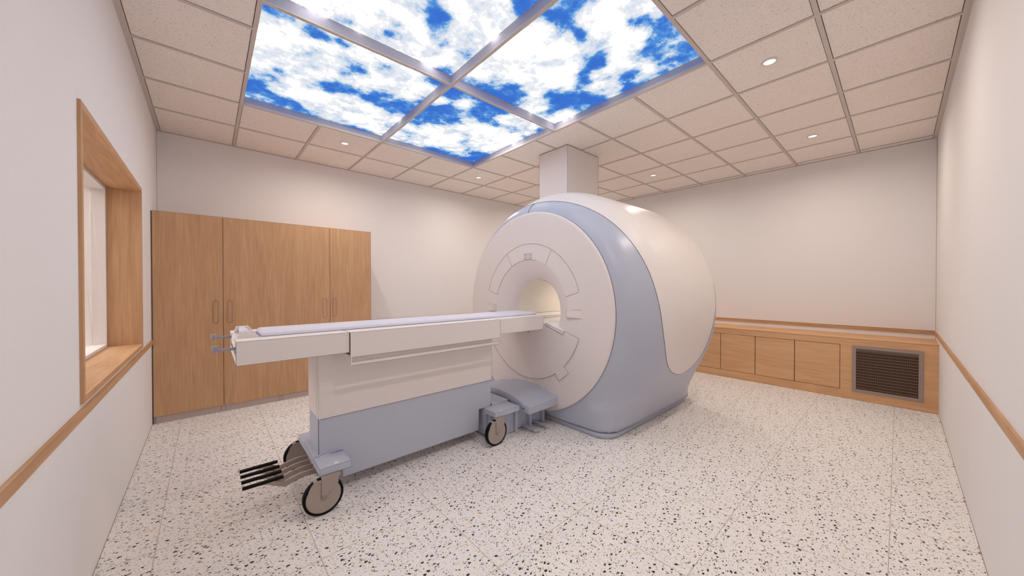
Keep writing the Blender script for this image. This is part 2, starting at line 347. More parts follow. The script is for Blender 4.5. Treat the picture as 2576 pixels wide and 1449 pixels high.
# skylight curbs (light, deep) and tan lower edges
MX, MY = .6092+2*.6096, 4.6297-.5772*3.5; D = .072
b = MB(); q = .011
for (x0, x1, y0, y1) in ((SKX[0]-q, SKX[0]+q, *SKY), (SKX[1]-q, SKX[1]+q, *SKY), (MX-q, MX+q, *SKY),
                         (*SKX, SKY[0]-q, SKY[0]+q), (*SKX, SKY[1]-q, SKY[1]+q), (*SKX, MY-q, MY+q)):
    b.box(x0, x1, y0, y1, H+.005, H+D+.02)
b.build('skylight_curb', M['curb'], ceil)
b = MB()
b.box(MX-tw, MX+tw, *SKY, H, H+.006).box(SKX[0]+tw, MX-tw, MY-tw, MY+tw, H, H+.006).box(MX+tw, SKX[1]-tw, MY-tw, MY+tw, H, H+.006)
b.build('skylight_mullion_face', M['tee'], ceil)
MB().box(0-.3, RX+T, -T, RY+T, H+.2, H+.25).build('roof_deck', M['gap'], ceil)

cells = [((SKX[0], MX), (MY, SKY[1]), 'backlit sky panel with blue corner over the wardrobe side, nearest the window wall'),
         ((MX, SKX[1]), (MY, SKY[1]), 'backlit cloud panel at the far corner of the skylight, shown smallest, towards the white column'),
         ((MX, SKX[1]), (SKY[0], MY), 'backlit cloud panel with deep blue corner pointing towards the right-hand downlights'),
         ((SKX[0], MX), (SKY[0], MY), 'backlit white-cloud panel cut off by the top edge, above the viewer')]
for (xa, xb), (ya, yb), lab in cells:
    c = ((xa+xb)/2, (ya+yb)/2, H+D)
    gx, gy = np.meshgrid(np.linspace(xa+q, xb-q, 31), np.linspace(ya+q, yb-q, 36), indexing='ij')
    o = MB().grid(np.stack([gx, gy, np.full_like(gx, H+D)], -1), smooth=False).build('sky_ceiling_panel', M['sky'], org=c)
    co = np.zeros(len(o.data.vertices)*3); o.data.vertices.foreach_get('co', co); co = co.reshape(-1, 3)
    o.data.attributes.new('cloud', 'FLOAT', 'POINT').data.foreach_set('value', cloud_value(co[:, 0]+c[0], co[:, 1]+c[1]))
    MB().box(xa+q, xb-q, ya+q, yb-q, H+D+.002, H+D+.02).build('panel_housing', M['curb'], o)
    tag(o, lab, 'light panel', 'backlit sky panels in the ceiling')

# added thin tubes that draw outlines along the room corners
def line(pts, r, m, parent, name='corner_outline'): return MB().tube(pts, r, 5).build(name, m, parent)
wl = bpy.data.objects['wall_left']; wb = bpy.data.objects['wall_back_left']; wr = bpy.data.objects['wall_back_right']; wq = bpy.data.objects['wall_right']
line([(0, RY, 0), (0, RY, H)], .002, M['line'], wb); line([(RX, 0, 0), (RX, 0, H)], .002, M['line'], wr)
line([(RX, 0, H), (RX, RY, H)], .002, M['line'], wr, 'ceiling_outline'); line([(0, RY, H), (RX, RY, H)], .002, M['line'], wb, 'ceiling_outline')
line([(0, 0, 0), (0, RY, 0)], .002, M['line'], wl, 'floor_outline'); line([(0, 0, 0), (RX, 0, 0)], .002, M['line'], wq, 'floor_outline')

# chair rail (oak, small step on its top edge)
def rail_prof(): return [(0, .728), (.010, .728), (.010, .758), (.0075, .7595), (.0075, .763), (.0105, .7645), (.0105, .768), (0, .768)]
pr = rail_prof()
struct(MB().prism(pr, 'xz', .0, 4.7279).build('trim_1', M['woodY']))
struct(MB().prism([(RX-a, z) for a, z in pr], 'xz', .0, RY).build('trim_2', M['woodY']))
struct(MB().prism([(a, z) for a, z in pr], 'yz', .0, RX-.011).build('trim_3', M['woodX']))
struct(MB().prism([(RY-a, z) for a, z in pr], 'yz', 1.94, RX-.011).build('trim_4', M['woodX']))

# ------------------------------------------------------------------ window in the left wall
win = struct(MB().box(-.172, -.160, WY0-.015, WY1+.015, WZ1+.001, WZ1+.015).build('window_1', M['whitem']))
t = .0103; cw = .028
b = MB(); b.box(0, t, WY0-cw, WY0, WZ0-cw, WZ1+cw).box(0, t, WY1, WY1+cw, WZ0-cw, WZ1+cw).box(0, t, WY0, WY1, WZ1, WZ1+cw).box(0, t, WY0, WY1, WZ0-cw, WZ0)
b.build('window_casing', M['woodV'], win)
b = MB(); b.box(-.166, .0, WY0-.02, WY0, WZ0-.02, WZ1+.02).box(-.166, .0, WY1, WY1+.02, WZ0-.02, WZ1+.02)
b.build('jamb_lining', M['woodV'], win)
b = MB(); b.box(-.166, .0, WY0, WY1, WZ1, WZ1+.02).box(-.166, .0, WY0, WY1, WZ0-.02, WZ0)
b.build('sill_and_head_lining', M['woodY'], win)
b = MB(); fwid = .022
for d0, d1, ww in ((-.235, -.1655, fwid), (-.30, -.235, .006)):
    b.box(d0, d1, WY0, WY0+ww, WZ0, WZ1).box(d0, d1, WY1-ww, WY1, WZ0, WZ1).box(d0, d1, WY0+ww, WY1-ww, WZ1-ww, WZ1).box(d0, d1, WY0+ww, WY1-ww, WZ0, WZ0+ww)
b.build('sash_frame', M['whitem'], win, bevel=.002)
MB().box(-.236, -.230, WY0+.01, WY1-.01, WZ0+.01, WZ1-.01).build('window_pane', M['glass'], win)
# control room behind the glass
b = MB(); b.box(-3.2, -3.05, .5, 8.0, 0, 2.7).box(-3.2, -.3, 8.0, 8.15, 0, 2.7).box(-3.2, -.3, .4, .5, 0, 2.7).box(-.3, -.28, RY+T, 8.0, 0, 2.7)
struct(b.build('wall_control_room', M['wall']))
struct(MB().box(-3.2, -.3, .4, 8.1, 2.6, 2.7).build('ceiling_control_room', M['wall']))
struct(MB().box(-3.2, -.3, .4, 8.1, -.1, 0).build('floor_control_room', M['floor']))
al = bpy.data.lights.new('control_room_lamp', 'AREA'); al.shape = 'RECTANGLE'; al.size = 1.2; al.size_y = 3; al.energy = 95; al.color = (1, .92, .84)
ao = bpy.data.objects.new('control_room_lamp', al); COL.objects.link(ao); ao.location = (-1.6, 4.5, 2.58)

# ------------------------------------------------------------------ downlights
def downlight(x, y, lab):
    t_ = thing('recessed_downlight', (x, y, H), lab, 'ceiling light', 'recessed downlights')
    MB().lathe([(H+.004, .047), (H-.004, .045), (H-.004, .037), (H+.004, .035)], (x, y, 0), 'z', 40).build('trim_ring', M['cap'], t_)
    MB().lathe([(H+.002, .0002), (H+.002, .036)], (x, y, 0), 'z', 40).build('lens', M['lens'], t_)
    l = bpy.data.lights.new('downlight_lamp', 'AREA'); l.shape = 'DISK'; l.size = .07; l.energy = LAMP_WATT; l.color = LAMP_COL; l.spread = math.radians(168)
    o = bpy.data.objects.new('downlight_lamp', l); COL.objects.link(o); o.parent = t_; o.location = (0, 0, -.006)
downlight(1.528, 4.341, 'small round downlight in the tile above the oak wardrobes')
downlight(3.349, 4.343, 'small round downlight just beyond the far corner of the sky panels')
downlight(3.350, 0.877, 'round downlight right of the sky panels, shown largest of the downlights')
downlight(5.167, 0.878, 'round downlight nearest the grille end of the oak bench')
downlight(5.160, 2.604, 'small round downlight right of the white ceiling column')
downlight(5.160, 4.341, 'round downlight hidden behind the white ceiling column')
downlight(1.528, 0.877, 'round downlight overhead beside the nearest sky panel')

# ------------------------------------------------------------------ tall oak cabinets
CY = 4.7279
def pull(door, x, z0=.881, z1=1.115, w=.047):
    """flush oval finger pull"""
    r = w/2; pts = []
    for k in range(13): a = math.pi*k/12; pts.append((x+r*math.cos(a), z1-r+r*math.sin(a)))
    for k in range(13): a = math.pi+math.pi*k/12; pts.append((x+r*math.cos(a), z0+r+r*math.sin(a)))
    inner = [(x+(p-x)*.62, (zz-(z0+z1)/2)*.93+(z0+z1)/2) for p, zz in pts]
    n = len(pts); b = MB(); vs = []
    for (P, y) in ((pts, CY-.0005), ([(x+(p-x)*.93, (zz-.998)*.99+.998) for p, zz in pts], CY-.003), ([(x+(p-x)*.70, (zz-.998)*.95+.998) for p, zz in pts], CY-.003), (inner, CY-.0008)):
        vs += [(p, y, zz) for p, zz in P]
    fs = []
    for k in range(3):
        for i in range(n): j = (i+1) % n; fs.append((k*n+i, k*n+j, (k+1)*n+j, (k+1)*n+i))
    b.add(vs, fs, True); o = b.build('finger_pull', M['woodV'], door)
    o2 = MB().add([(p, CY-.0012, zz) for p, zz in inner], [tuple(range(n))]).build('pull_recess', M['woodV'], door)
    b = MB(); b.tube([(p, CY-.0008, zz) for p, zz in pts], .0012, 4, True).tube([(p, CY-.0014, zz) for p, zz in inner], .0012, 4, True); b.build('pull_edge', M['seam'], door)
def cabinet(x0, xm, x1, hx, lab, seam):
    t_ = thing('storage_cabinet', ((x0+x1)/2, RY, 0), lab, 'cabinet', 'tall oak storage cabinets')
    MB().box(x0+.002, x1-.002, CY+.02, RY-.005, .063, 1.934).build('carcass', M['woodV'], t_)
    for (a, c_, h) in ((x0, xm, hx[0]), (xm, x1, hx[1])):
        g0 = .0001 if a == x0 else seam; g1 = .0001 if c_ == x1 else seam
        d = MB().box(a+g0, c_-g1, CY, CY+.019, .066, 1.936).build('door', M['woodV'], t_)
        pull(d, h)
    MB().box(xm-.004, xm+.004, CY+.0185, CY+.0195, .07, 1.93).build('door_gap_strip', M['seam'], t_)
    b = MB(); b.box(x0+.001, x1-.001, CY+.012, CY+.03, .001, .064)
    k = b.build('toe_kick', M['kick'], t_)
    for xx in (x0+.012, xm-.024+.003, xm+.013, x1-.016):
        MB().box(xx-.0012, xx+.0012, CY+.0108, CY+.0122, .001, .064).build('kick_joint', M['seam'], t_)
cabinet(.0095, .497, .973, (.441, .547), 'tall oak cabinet with oval pulls in the corner by the window wall', .0018)
cabinet(.973, 1.464, 1.937, (1.409, 1.512), 'tall oak cabinet with oval pulls, its right end standing free on the wall', .0018)
# added dark strip at the wall, shade of the gap put into its colour
MB().box(.001, .009, CY+.004, RY-.01, 0.001, 1.934).build('gap_shade_strip', M['seam'], bpy.data.objects['storage_cabinet'])

# ------------------------------------------------------------------ low oak bench with doors and grille
CX = 5.6916; BL = 3.12; ZT = .676
bench = thing('storage_bench', ((CX+RX)/2, BL/2, 0), 'low built-in oak bench with flush doors along the back wall', 'bench')
b = MB(); ys = [.698, 1.098, 1.498, 1.898, 2.298, 2.698]; dz0, dz1 = .096, .594
# face frame with openings, carcass behind
b.box(CX, CX+.02, .0, ys[0]-.001, .0, ZT-.002) ; b.box(CX, CX+.02, ys[-1]+.001, BL, .0, ZT-.002)
b.box(CX, CX+.02, ys[0]-.001, ys[-1]+.001, .0, dz0-.001).box(CX, CX+.02, ys[0]-.001, ys[-1]+.001, dz1+.001, ZT-.002)
b.box(CX+.03, RX-.011, .0, BL, .0, ZT-.002)
b.build('body', M['woodB'], bench)
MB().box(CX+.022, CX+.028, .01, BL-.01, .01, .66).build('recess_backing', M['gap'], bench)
for i in range(5):
    MB().box(CX+.0005, CX+.0195, ys[i]+.0035, ys[i+1]-.0035, dz0+.0035, dz1-.0035).build('door', M['woodB'], bench)
MB().box(CX-.0005, RX-.0005, .0, BL, ZT-.012, ZT).build('top', M['woodB'], bench, bevel=.0015)
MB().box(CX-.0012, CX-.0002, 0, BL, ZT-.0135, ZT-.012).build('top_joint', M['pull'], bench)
vt = thing('air_return_grille', (CX, .35, .09), 'grey framed rectangular vent grille with fine slats in the oak bench', 'vent')
b = MB(); y0, y1, z0, z1, fr_ = .097, .602, .091, .596, .031
b.box(CX-.008, CX-.0002, y0, y0+fr_, z0, z1).box(CX-.008, CX-.0002, y1-fr_, y1, z0, z1).box(CX-.008, CX-.0002, y0+fr_, y1-fr_, z0, z0+fr_).box(CX-.008, CX-.0002, y0+fr_, y1-fr_, z1-fr_, z1)
b.build('frame', M['vent'], vt, bevel=.0015)
MB().box(CX-.0012, CX-.0002, y0+fr_, y1-fr_, z0+fr_, z1-fr_).build('backing', M['dark'], vt)
b = MB(); n = 14
for k in range(1, n+1):
    z = z1-fr_-(z1-z0-2*fr_)*k/(n+.6); b.box(CX-.0068, CX-.0022, y0+fr_, y1-fr_, z-.0014, z+.0014)
b.build('louvre_slats', M['slat'], vt)
b = MB()
for k in range(1, 30):
    y = y0+fr_+(y1-y0-2*fr_)*k/30; b.box(CX-.0035, CX-.0012, y-.0012, y+.0012, z0+fr_, z1-fr_)
b.build('vertical_bars', mat('vent_bar_brown', srgb(118, 88, 70), .7), vt)
MB().box(CX-.006, CX-.0012, y0+fr_, y1-fr_, z1-fr_-.024, z1-fr_).build('filter_edge', mat('filter_edge', srgb(112, 98, 88), .7), vt)

# ------------------------------------------------------------------ ceiling column over the scanner
o = MB().box(3.394, 3.986, 2.727, 3.159, 2.10, H-.001).build('column_boxing', M['whitem'], org=(3.69, 2.943, 2.10))
tag(o, 'plain white square boxing dropping from the ceiling onto the scanner', 'column')
for (x, y) in ((3.394, 2.727), (3.394, 3.159), (3.986, 2.727)):  # added thin tubes outlining the edges of the column
    MB().tube([(x, y, 2.12), (x, y, H)], .0016, 5).build('column_outline', M['line'], o)
MB().tube([(3.394, 3.159, H-.002), (3.394, 2.727, H-.002), (3.986, 2.727, H-.002)], .0016, 5).build('column_outline', M['line'], o)

# ------------------------------------------------------------------ MRI scanner
YC, ZC = 2.672, 1.012
PX = np.array([2.745, 2.78, 2.85, 2.95, 3.05, 3.2, 3.5, 4.1, 4.22, 4.33, 4.40]); PR = np.array([.953, 1.013, 1.074, 1.123, 1.172, 1.200, 1.203, 1.203, 1.185, 1.10, 1.02])
def pchip(x, y, t):
    h = np.diff(x); d = np.diff(y)/h; mm = np.zeros(len(x)); mm[0] = d[0]; mm[-1] = d[-1]
    for i in range(1, len(x)-1):
        if d[i-1]*d[i] > 0: w1 = 2*h[i]+h[i-1]; w2 = h[i]+2*h[i-1]; mm[i] = (w1+w2)/(w1/d[i-1]+w2/d[i])
    t = np.clip(t, x[0], x[-1]); k = np.clip(np.searchsorted(x, t)-1, 0, len(x)-2); u = (t-x[k])/h[k]
    return (2*u**3-3*u**2+1)*y[k]+(u**3-2*u**2+u)*h[k]*mm[k]+(-2*u**3+3*u**2)*y[k+1]+(u**3-u**2)*h[k]*mm[k+1]
def body_field(p):
    """signed field of the housing: a round barrel blended into a rectangular foot"""
    x, y, z = p[..., 0], p[..., 1]-YC, p[..., 2]
    s = np.clip((x-3.5)/.8, 0, 1); s = s*s*(3-2*s); xs = x-.05*(z-ZC)*s
    fb = np.hypot(y, z-ZC)-pchip(PX, PR, xs); fb = np.maximum(fb, xs-4.40); fb = np.maximum(fb, 2.745-x)
    rr = .17; qx = np.abs(x-3.60)-.835+rr; qy = np.abs(y)-.885+rr
    fo = np.hypot(np.maximum(qx, 0), np.maximum(qy, 0))+np.minimum(np.maximum(qx, qy), 0)-rr
    ff = np.maximum(fo, z-.22); k = .22; hh = np.clip(.5+.5*(fb-ff)/k, 0, 1)
    r = fb*(1-hh)+ff*hh-k*hh*(1-hh)
    return np.maximum(np.maximum(r, .048-z), 2.748-x)
def shell(origin, direction, tmax=2.6):
    lo = np.zeros(origin.shape[:-1]); n = 160
    ts = np.linspace(.3, tmax, n); last = np.full(origin.shape[:-1], .3)
    for t in ts:
        inside = body_field(origin+direction*t) <= 0
        last = np.where(inside, t, last)
    a = last; c_ = last+(tmax-.3)/(n-1)
    for _ in range(24):
        mid = (a+c_)/2; ins = body_field(origin+direction*mid[..., None]) <= 0
        a = np.where(ins, mid, a); c_ = np.where(ins, c_, mid)
    return origin+direction*a[..., None]
scanner = thing('mri_scanner', (3.5, YC, 0), 'large round white and blue-grey MRI scanner with open bore', 'scanner')
NP = 288; ph = np.linspace(0, 2*np.pi, NP, endpoint=False)
a0 = math.atan2(.953, 3.3-2.748)
rows_o, rows_d = [], []
def add_row(ox, al_):
    d = np.stack([-np.cos(al_)*np.ones(NP), -np.sin(al_)*np.cos(ph), np.sin(al_)*np.sin(ph)], 1)
    rows_o.append(np.tile([ox, YC, ZC], (NP, 1))); rows_d.append(d)
for al_ in np.linspace(a0, math.pi/2, 56): add_row(3.3, al_)
for x in np.linspace(3.3, 3.95, 34)[1:]: add_row(x, math.pi/2)
for al_ in np.linspace(math.pi/2, math.radians(114), 34)[1:]: add_row(3.95, al_)
P = shell(np.array(rows_o), np.array(rows_d))
# ring 0 sits on the disc edge exactly
P[0, :, 0] = 2.748; P[0, :, 1] = YC-.950*np.cos(ph); P[0, :, 2] = ZC+.950*np.sin(ph)
b = MB(); b.grid(P, True)
back = P[-1].mean(0); bore_r = .30
b.grid(np.stack([P[-1], np.stack([np.full(NP, 4.40), YC-bore_r*np.cos(ph), ZC+bore_r*np.sin(ph)], 1)]), True)
b.build('housing', M['blue'], scanner)
# plinth
def rrect(x0, x1, y0, y1, r, n=10):
    pts = []
    for (cx, cy, a) in ((x1-r, y1-r, 0), (x0+r, y1-r, 90), (x0+r, y0+r, 180), (x1-r, y0+r, 270)):
        for k in range(n+1): t_ = math.radians(a+90*k/n); pts.append((cx+r*math.cos(t_), cy+r*math.sin(t_)))
    return pts
MB().prism(rrect(2.768, 4.35, 1.795, 2*YC-1.795, .155), 'xy', 0, .049, True).build('plinth', M['bluem'], scanner)
# white top cover: front and rear limits as functions of the angle above the horizontal
FPH = [-29.9, -28.2, -25.5, -21.2, -17.5, -12.1, -6, .5, 10.2, 18.6, 27.4, 35.9, 45.3, 58, 66.4, 74.3, 82.4, 90]
FX = [3.735, 3.579, 3.421, 3.276, 3.190, 3.122, 3.072, 3.041, 3.012, 2.996, 2.975, 2.954, 2.930, 2.885, 2.862, 2.846, 2.836, 2.832]
BPH = [-29.9, -28.2, -24, -18.8, -13.5, -8.5, -2.5, 5, 15, 30, 90]
BX = [3.738, 3.889, 3.985, 4.035, 4.068, 4.09, 4.13, 4.19, 4.26, 4.32, 4.34]
bd = np.array(list(zip(FX, FPH))[::-1]+list(zip(BX, BPH))[1:], float)
for _ in range(3):
    q0, q1 = bd[:-1], bd[1:]; mid_ = np.empty((2*len(q0), 2)); mid_[0::2] = .75*q0+.25*q1; mid_[1::2] = .25*q0+.75*q1
    bd = np.vstack([bd[:1], mid_, bd[-1:]])
it_ = int(np.argmin(bd[:, 1])); PMIN = float(bd[it_, 1])
FX, FPH = bd[:it_+1][::-1, 0], bd[:it_+1][::-1, 1]; BX, BPH = bd[it_:, 0], bd[it_:, 1]
u = np.linspace(0, 1, 320); u = .5*(1-np.cos(np.pi*u))
ang = PMIN+u*(180-2*PMIN)
sy = np.where(ang > 90, 180-ang, ang)
xf = np.interp(sy, FPH, FX); xb = np.interp(sy, BPH, BX)
A_ = np.radians(ang); nS = 70; rows = []
for j in range(nS):
    s_ = .5*(1-math.cos(math.pi*j/(nS-1))); x = xf+(xb-xf)*s_
    o_ = np.stack([x, np.full_like(x, YC), np.full_like(x, ZC)], 1)
    d_ = np.stack([0*x, -np.cos(A_), np.sin(A_)], 1)
    q_ = shell(o_, d_)
    e = min(1, min(s_, 1-s_)/.012+.0)
    off = np.minimum(.008, .001+.05*np.minimum(x-xf, xb-x)) if 0 < j < nS-1 else -.004+0*x
    rows.append(q_+d_*off[:, None])
cover = MB().grid(np.array(rows)).build('top_cover', M['white'], scanner)
front_edge = np.array(rows[1]); rear_edge = np.array(rows[-2])
loop = list(map(tuple, front_edge[::2]))+list(map(tuple, rear_edge[::-2]))
MB().tube(loop, .0018, 5, True).build('cover_seam', M['seamb'], scanner)
# seam across the blue band near the top
sm = []
for al_ in np.linspace(a0, math.radians(80), 20):
    f_ = (al_-a0)/(math.radians(80)-a0); pa = math.radians(90+1.2-6*f_**2)
    d = np.array([[-math.cos(al_), -math.sin(al_)*math.cos(pa), math.sin(al_)*math.sin(pa)]])
    p_ = shell(np.array([[3.3, YC, ZC]]), d)[0]
    if p_[0] < 2.836: sm.append(tuple(p_+d[0]*.001))
MB().tube(sm, .0028, 5).build('band_seam', M['seamb'], scanner)
# white front disc with funnel and bore
XF = 2.725
cen = (0, YC, ZC)
prof = [(2.752, .940), (2.752, .953), (2.742, .955), (2.733, .951), (2.728, .944), (XF, .930), (XF, .500)]
fun = [(XF+.155*(1-math.cos(k/12*math.pi/2)), .500-.19*math.sin(k/12*math.pi/2)) for k in range(13)]
fun = [(XF, .500), (XF+.003, .488), (XF+.012, .465), (XF+.03, .425), (XF+.055, .385), (XF+.085, .345), (XF+.12, .318), (XF+.155, .303)]
b = MB(); b.lathe(prof, cen, 'x', 192).build('front_cover', M['whitem'], scanner)
MB().lathe(fun, cen, 'x', 160).build('bore_flare', M['whitem'], scanner)
MB().lathe([(2.88, .303), (2.90, .300), (4.398, .300)], cen, 'x', 128).build('bore_liner', M['bore'], scanner)
MB().tube([(2.881, YC-.3025*math.cos(a), ZC+.3025*math.sin(a)) for a in np.linspace(-.75, math.pi*.5, 60)], .0013, 5).build('bore_edge_line', M['seam'], scanner)
MB().tube([(2.7485, YC-.955*math.cos(a), ZC+.955*math.sin(a)) for a in np.linspace(0, 2*math.pi, 200, endpoint=False)], .0016, 5, True).build('disc_seam', M['seamb'], scanner)
bl = bpy.data.lights.new('bore_lamp', 'AREA'); bl.shape = 'RECTANGLE'; bl.size = 1.0; bl.size_y = .06; bl.energy = 1.15; bl.color = (1, .92, .84)
bo = bpy.data.objects.new('bore_lamp', bl); COL.objects.link(bo); bo.parent = scanner; bo.location = (3.75-3.5, 0, ZC+.285)
# rails and patient bridge inside the bore
b = MB(); hw = .245
b.box(2.80, 4.38, YC-hw, YC+hw, ZC-.145, ZC-.12)
b.build('patient_bridge', M['white'], scanner, bevel=.002)
b = MB().prism([(YC+.284, .915), (YC+.292, .955), (YC+.235, .955), (YC+.215, .915), (YC+.215, .895), (YC+.27, .895)], 'yz', 2.905, 4.38)
b.build('bore_rail', M['white'], scanner)
MB().tube([(2.905, YC+.235, .956), (4.38, YC+.235, .956)], .0014, 4).build('rail_line', M['seam'], scanner)
MB().tube([(2.905, YC+.214, .914), (4.38, YC+.214, .914)], .0014, 4).build('rail_line', M['seam'], scanner)
# panel seams of the front
def arc(r, d0, d1, n=60, x=XF-.0004): return [(x, YC-r*math.cos(math.radians(a)), ZC+r*math.sin(math.radians(a))) for a in np.linspace(d0, d1, n)]
def yz(pts, x=XF-.0004): return [(x, p[0], p[1]) for p in pts]
b = MB()
# right end, outer arc over the top, left end (angles measured from the right-hand horizontal)
a_r = math.degrees(math.atan2(1.205-ZC, YC-2.052)); a_l = 180-math.degrees(math.atan2(1.203-ZC, 3.292-YC))
R_o = .650
outer = yz([(2.197, 1.157), (2.075, 1.193), (2.060, 1.199)])+arc(R_o, a_r+1.0, a_l-1.0)+yz([(3.283, 1.199), (3.145, 1.157)])
b.tube(outer, .0013, 5)
b.tube(arc(.495, 180-math.degrees(math.atan2(1.157-ZC, 3.145-YC)), 112, 40), .0013, 5)
b.tube(arc(.495, 112, 78, 20), .0009, 5)
b.tube(yz([(2.979, 1.582), (2.908, 1.448)]), .0013, 5); b.tube(yz([(2.367, 1.583), (2.436, 1.450)]), .0013, 5)
b.build('panel_seams', M['seam'], scanner)
# small square display recess above the bore
y0, y1, z0, z1 = 2.622, 2.720, 1.511, 1.566
b = MB(); xr = XF-.0006
ring = lambda k, xx: [(xx, y0+k, z0+k*.8), (xx, y1-k, z0+k*.8), (xx, y1-k, z1-k*.8), (xx, y0+k, z1-k*.8)]
b.add(ring(0, xr)+ring(.006, xr), [(i, (i+1) % 4, 4+(i+1) % 4, 4+i) for i in range(4)]); b.build('display_rim', M['seam'], scanner)
b = MB(); b.add(ring(.004, xr-.0002)+ring(.024, xr-.0004), [(i, (i+1) % 4, 4+(i+1) % 4, 4+i) for i in range(4)]+[(4, 5, 6, 7)]); b.build('display_window', M['mattress'], scanner)
b = MB(); rr_ = ring(.004, xr-.001); ri = ring(.024, xr-.0012)
for i in range(4): b.tube([rr_[i], ri[i]], .0009, 4)
b.tube(ri, .0009, 4, True); b.build('display_lines', M['seam'], scanner)
# raised wedge markers left and right of the bore
def wedge(y0, y1, z0, z1, d=.022):
    """y0: fading end, y1: blunt end"""
    b = MB(); s = 1 if y1 > y0 else -1; ym = y1-s*.016
    vs = [(XF, y0, z0), (XF, y0, z1), (XF-d, ym, z0+.006), (XF-d, ym, z1-.008), (XF, y1, z0), (XF, y1, z1)]
    b.add(vs, [(0, 1, 3, 2), (2, 3, 5, 4), (1, 5, 3), (0, 2, 4)]); o = b.build('side_marker', M['white'], scanner)
    l = MB()
    for (i, j) in ((0, 2), (1, 3), (2, 3), (2, 4), (3, 5), (4, 5), (1, 5)): l.tube([vs[i], vs[j]], .0009, 4)
    l.build('marker_edge', M['seam'], scanner)
wedge(2.025, 2.190, .976, 1.050); wedge(3.318, 3.168, .976, 1.052)
MB().box(XF-.012, XF-.009, 3.180, 3.196, .990, 1.032).build('marker_slot', M['seam'], scanner)
# stepped lower panel around the dock
R_l = .655; XL = XF-.006
def ang_of(y, z): return math.degrees(math.atan2(z-ZC, YC-y))
pl = [(2.421, .905), (2.415, .886), (2.222, .823), (2.205, .861), (2.054, .809)]
a1_, a2_ = ang_of(2.054, .809), ang_of(2.217, .548)
pl += [(YC-R_l*math.cos(math.radians(a)), ZC+R_l*math.sin(math.radians(a))) for a in np.linspace(a1_, a2_, 14)][1:]
pl += [(2.160, .497)]+[(YC-.725*math.cos(math.radians(a)), ZC+.725*math.sin(math.radians(a))) for a in np.linspace(ang_of(2.160, .497), ang_of(2.270, .410), 5)][1:]
pl += [(2.319, .467)]
a3_ = ang_of(2.319, .467)
pl += [(YC-R_l*math.cos(math.radians(a)), ZC+R_l*math.sin(math.radians(a))) for a in np.linspace(a3_, -180+28, 46)]
pl_in = pl+[(YC+.45, .80), (YC+.30, .74)]
inner_arc = [(YC+.50, .86), (YC+.30, .895)]
b = MB().prism(pl+inner_arc, 'yz', XL, XF+.0005); b.build('lower_panel', M['whitem'], scanner)
MB().tube(yz(pl[1:], XL-.0006), .0013, 5).build('lower_panel_seam', M['seam'], scanner)
MB().prism([(2.415, .887), (2.222, .8235), (2.30, .76), (3.0, .76), (3.0, .90), (2.42, .904)], 'yz', XL-.0004, XF+.004).build('panel_backing', M['whitem'], scanner)
# table landing inside the flare
b = MB(); 
b.add([(XF-.006, 2.421, .905), (XF-.006, 2.215, .850), (2.93, 2.40, .906), (2.93, YC, .906), (XF-.006, YC+.05, .906)], [(0, 1, 2, 3, 4)]); b.build('landing_shelf', M['white'], scanner)
MB().prism([(2.425, .911), (2.415, .886), (2.222, .823), (2.213, .850)], 'yz', XF-.010, XF+.02).build('landing_lip', M['white'], scanner)
MB().tube(yz([(2.425, .911), (2.415, .886), (2.222, .823), (2.213, .850), (2.425, .911)], XF-.011), .0011, 4).build('landing_line', M['seam'], scanner)

MB().box(XF-.004, 2.80, 2.44, 2.95, .80, .903).build('landing_block', M['whitem'], scanner)
# docking platform at the foot of the scanner
b = MB(); n = 28; x0, x1 = 2.365, 2.742; hwid = .387; top = []; bot = []
for k in range(n+1):
    y = YC-hwid+2*hwid*k/n; c_ = (y-YC)/hwid
    zt = .253+.058*max(0, 1-(abs(c_)/.86)**2.2); top.append((y, zt)); bot.append((y, zt-.066))
for k in range(n):
    (ya, za), (yb, zb) = top[k], top[k+1]; (_, wa), (_, wb_) = bot[k], bot[k+1]
    lo = [(x0, ya, za), (x0, yb, zb), (x1, yb, zb+.008), (x1, ya, za+.008)]
    b.add(lo+[(x0, ya, wa), (x0, yb, wb_), (x1, yb, wb_), (x1, ya, wa)], [(0, 1, 2, 3)], True); o_ = len(b.v)-8
    b.f += [(o_+4, o_+7, o_+6, o_+5), (o_+0, o_+4, o_+5, o_+1), (o_+3, o_+2, o_+6, o_+7)]; b.sm += [True]*3
    if k == 0: b.f.append((o_, o_+3, o_+7, o_+4)); b.sm.append(False)
    if k == n-1: b.f.append((o_+1, o_+5, o_+6, o_+2)); b.sm.append(False)
dk = b.build('docking_platform', M['bluem'], scanner, bevel=.006, seg=3)
MB().tube([(x0-.001, 2.352, .222), (x0-.006, 2.352, .222)], .008, 12).build('platform_socket', M['seam'], scanner)
b = MB()
b.box(2.10, 2.72, 2.465, 2*YC-2.465, .012, .20)
b.build('dock_base', M['bluem'], scanner, bevel=.004)
for x in (2.352, 2.519, 2.690):
    MB().box(x-.012, x+.012, 2.425, 2.47, .004, .20).build('dock_rib', M['bluem'], scanner, bevel=.002)
b = MB().box(2.11, 2.345, 2.455, 2.47, .004, .20); b.build('dock_side_plate', M['bluem'], scanner)
b = MB().box(2.17, 2.345, 2.53, 2.82, .20, .262); b.build('dock_block', M['bluem'], scanner, bevel=.004)
for x in (2.456, 2.596):
    MB().box(x-.018, x+.018, 2.295, 2.482, .026, .036).build('release_pedal', M['bluem'], scanner, bevel=.001)
    MB().tube([(x, 2.47, .034), (x, 2.50, .05)], .008, 8).build('pedal_pivot', M['seam'], scanner)

# ------------------------------------------------------------------ patient table
tb = thing('patient_table', (1.5, YC, 0), 'long wheeled white and blue-grey patient table docked at the scanner', 'table')
yn, yf = 2.39, 2*YC-2.39; ZR = .985
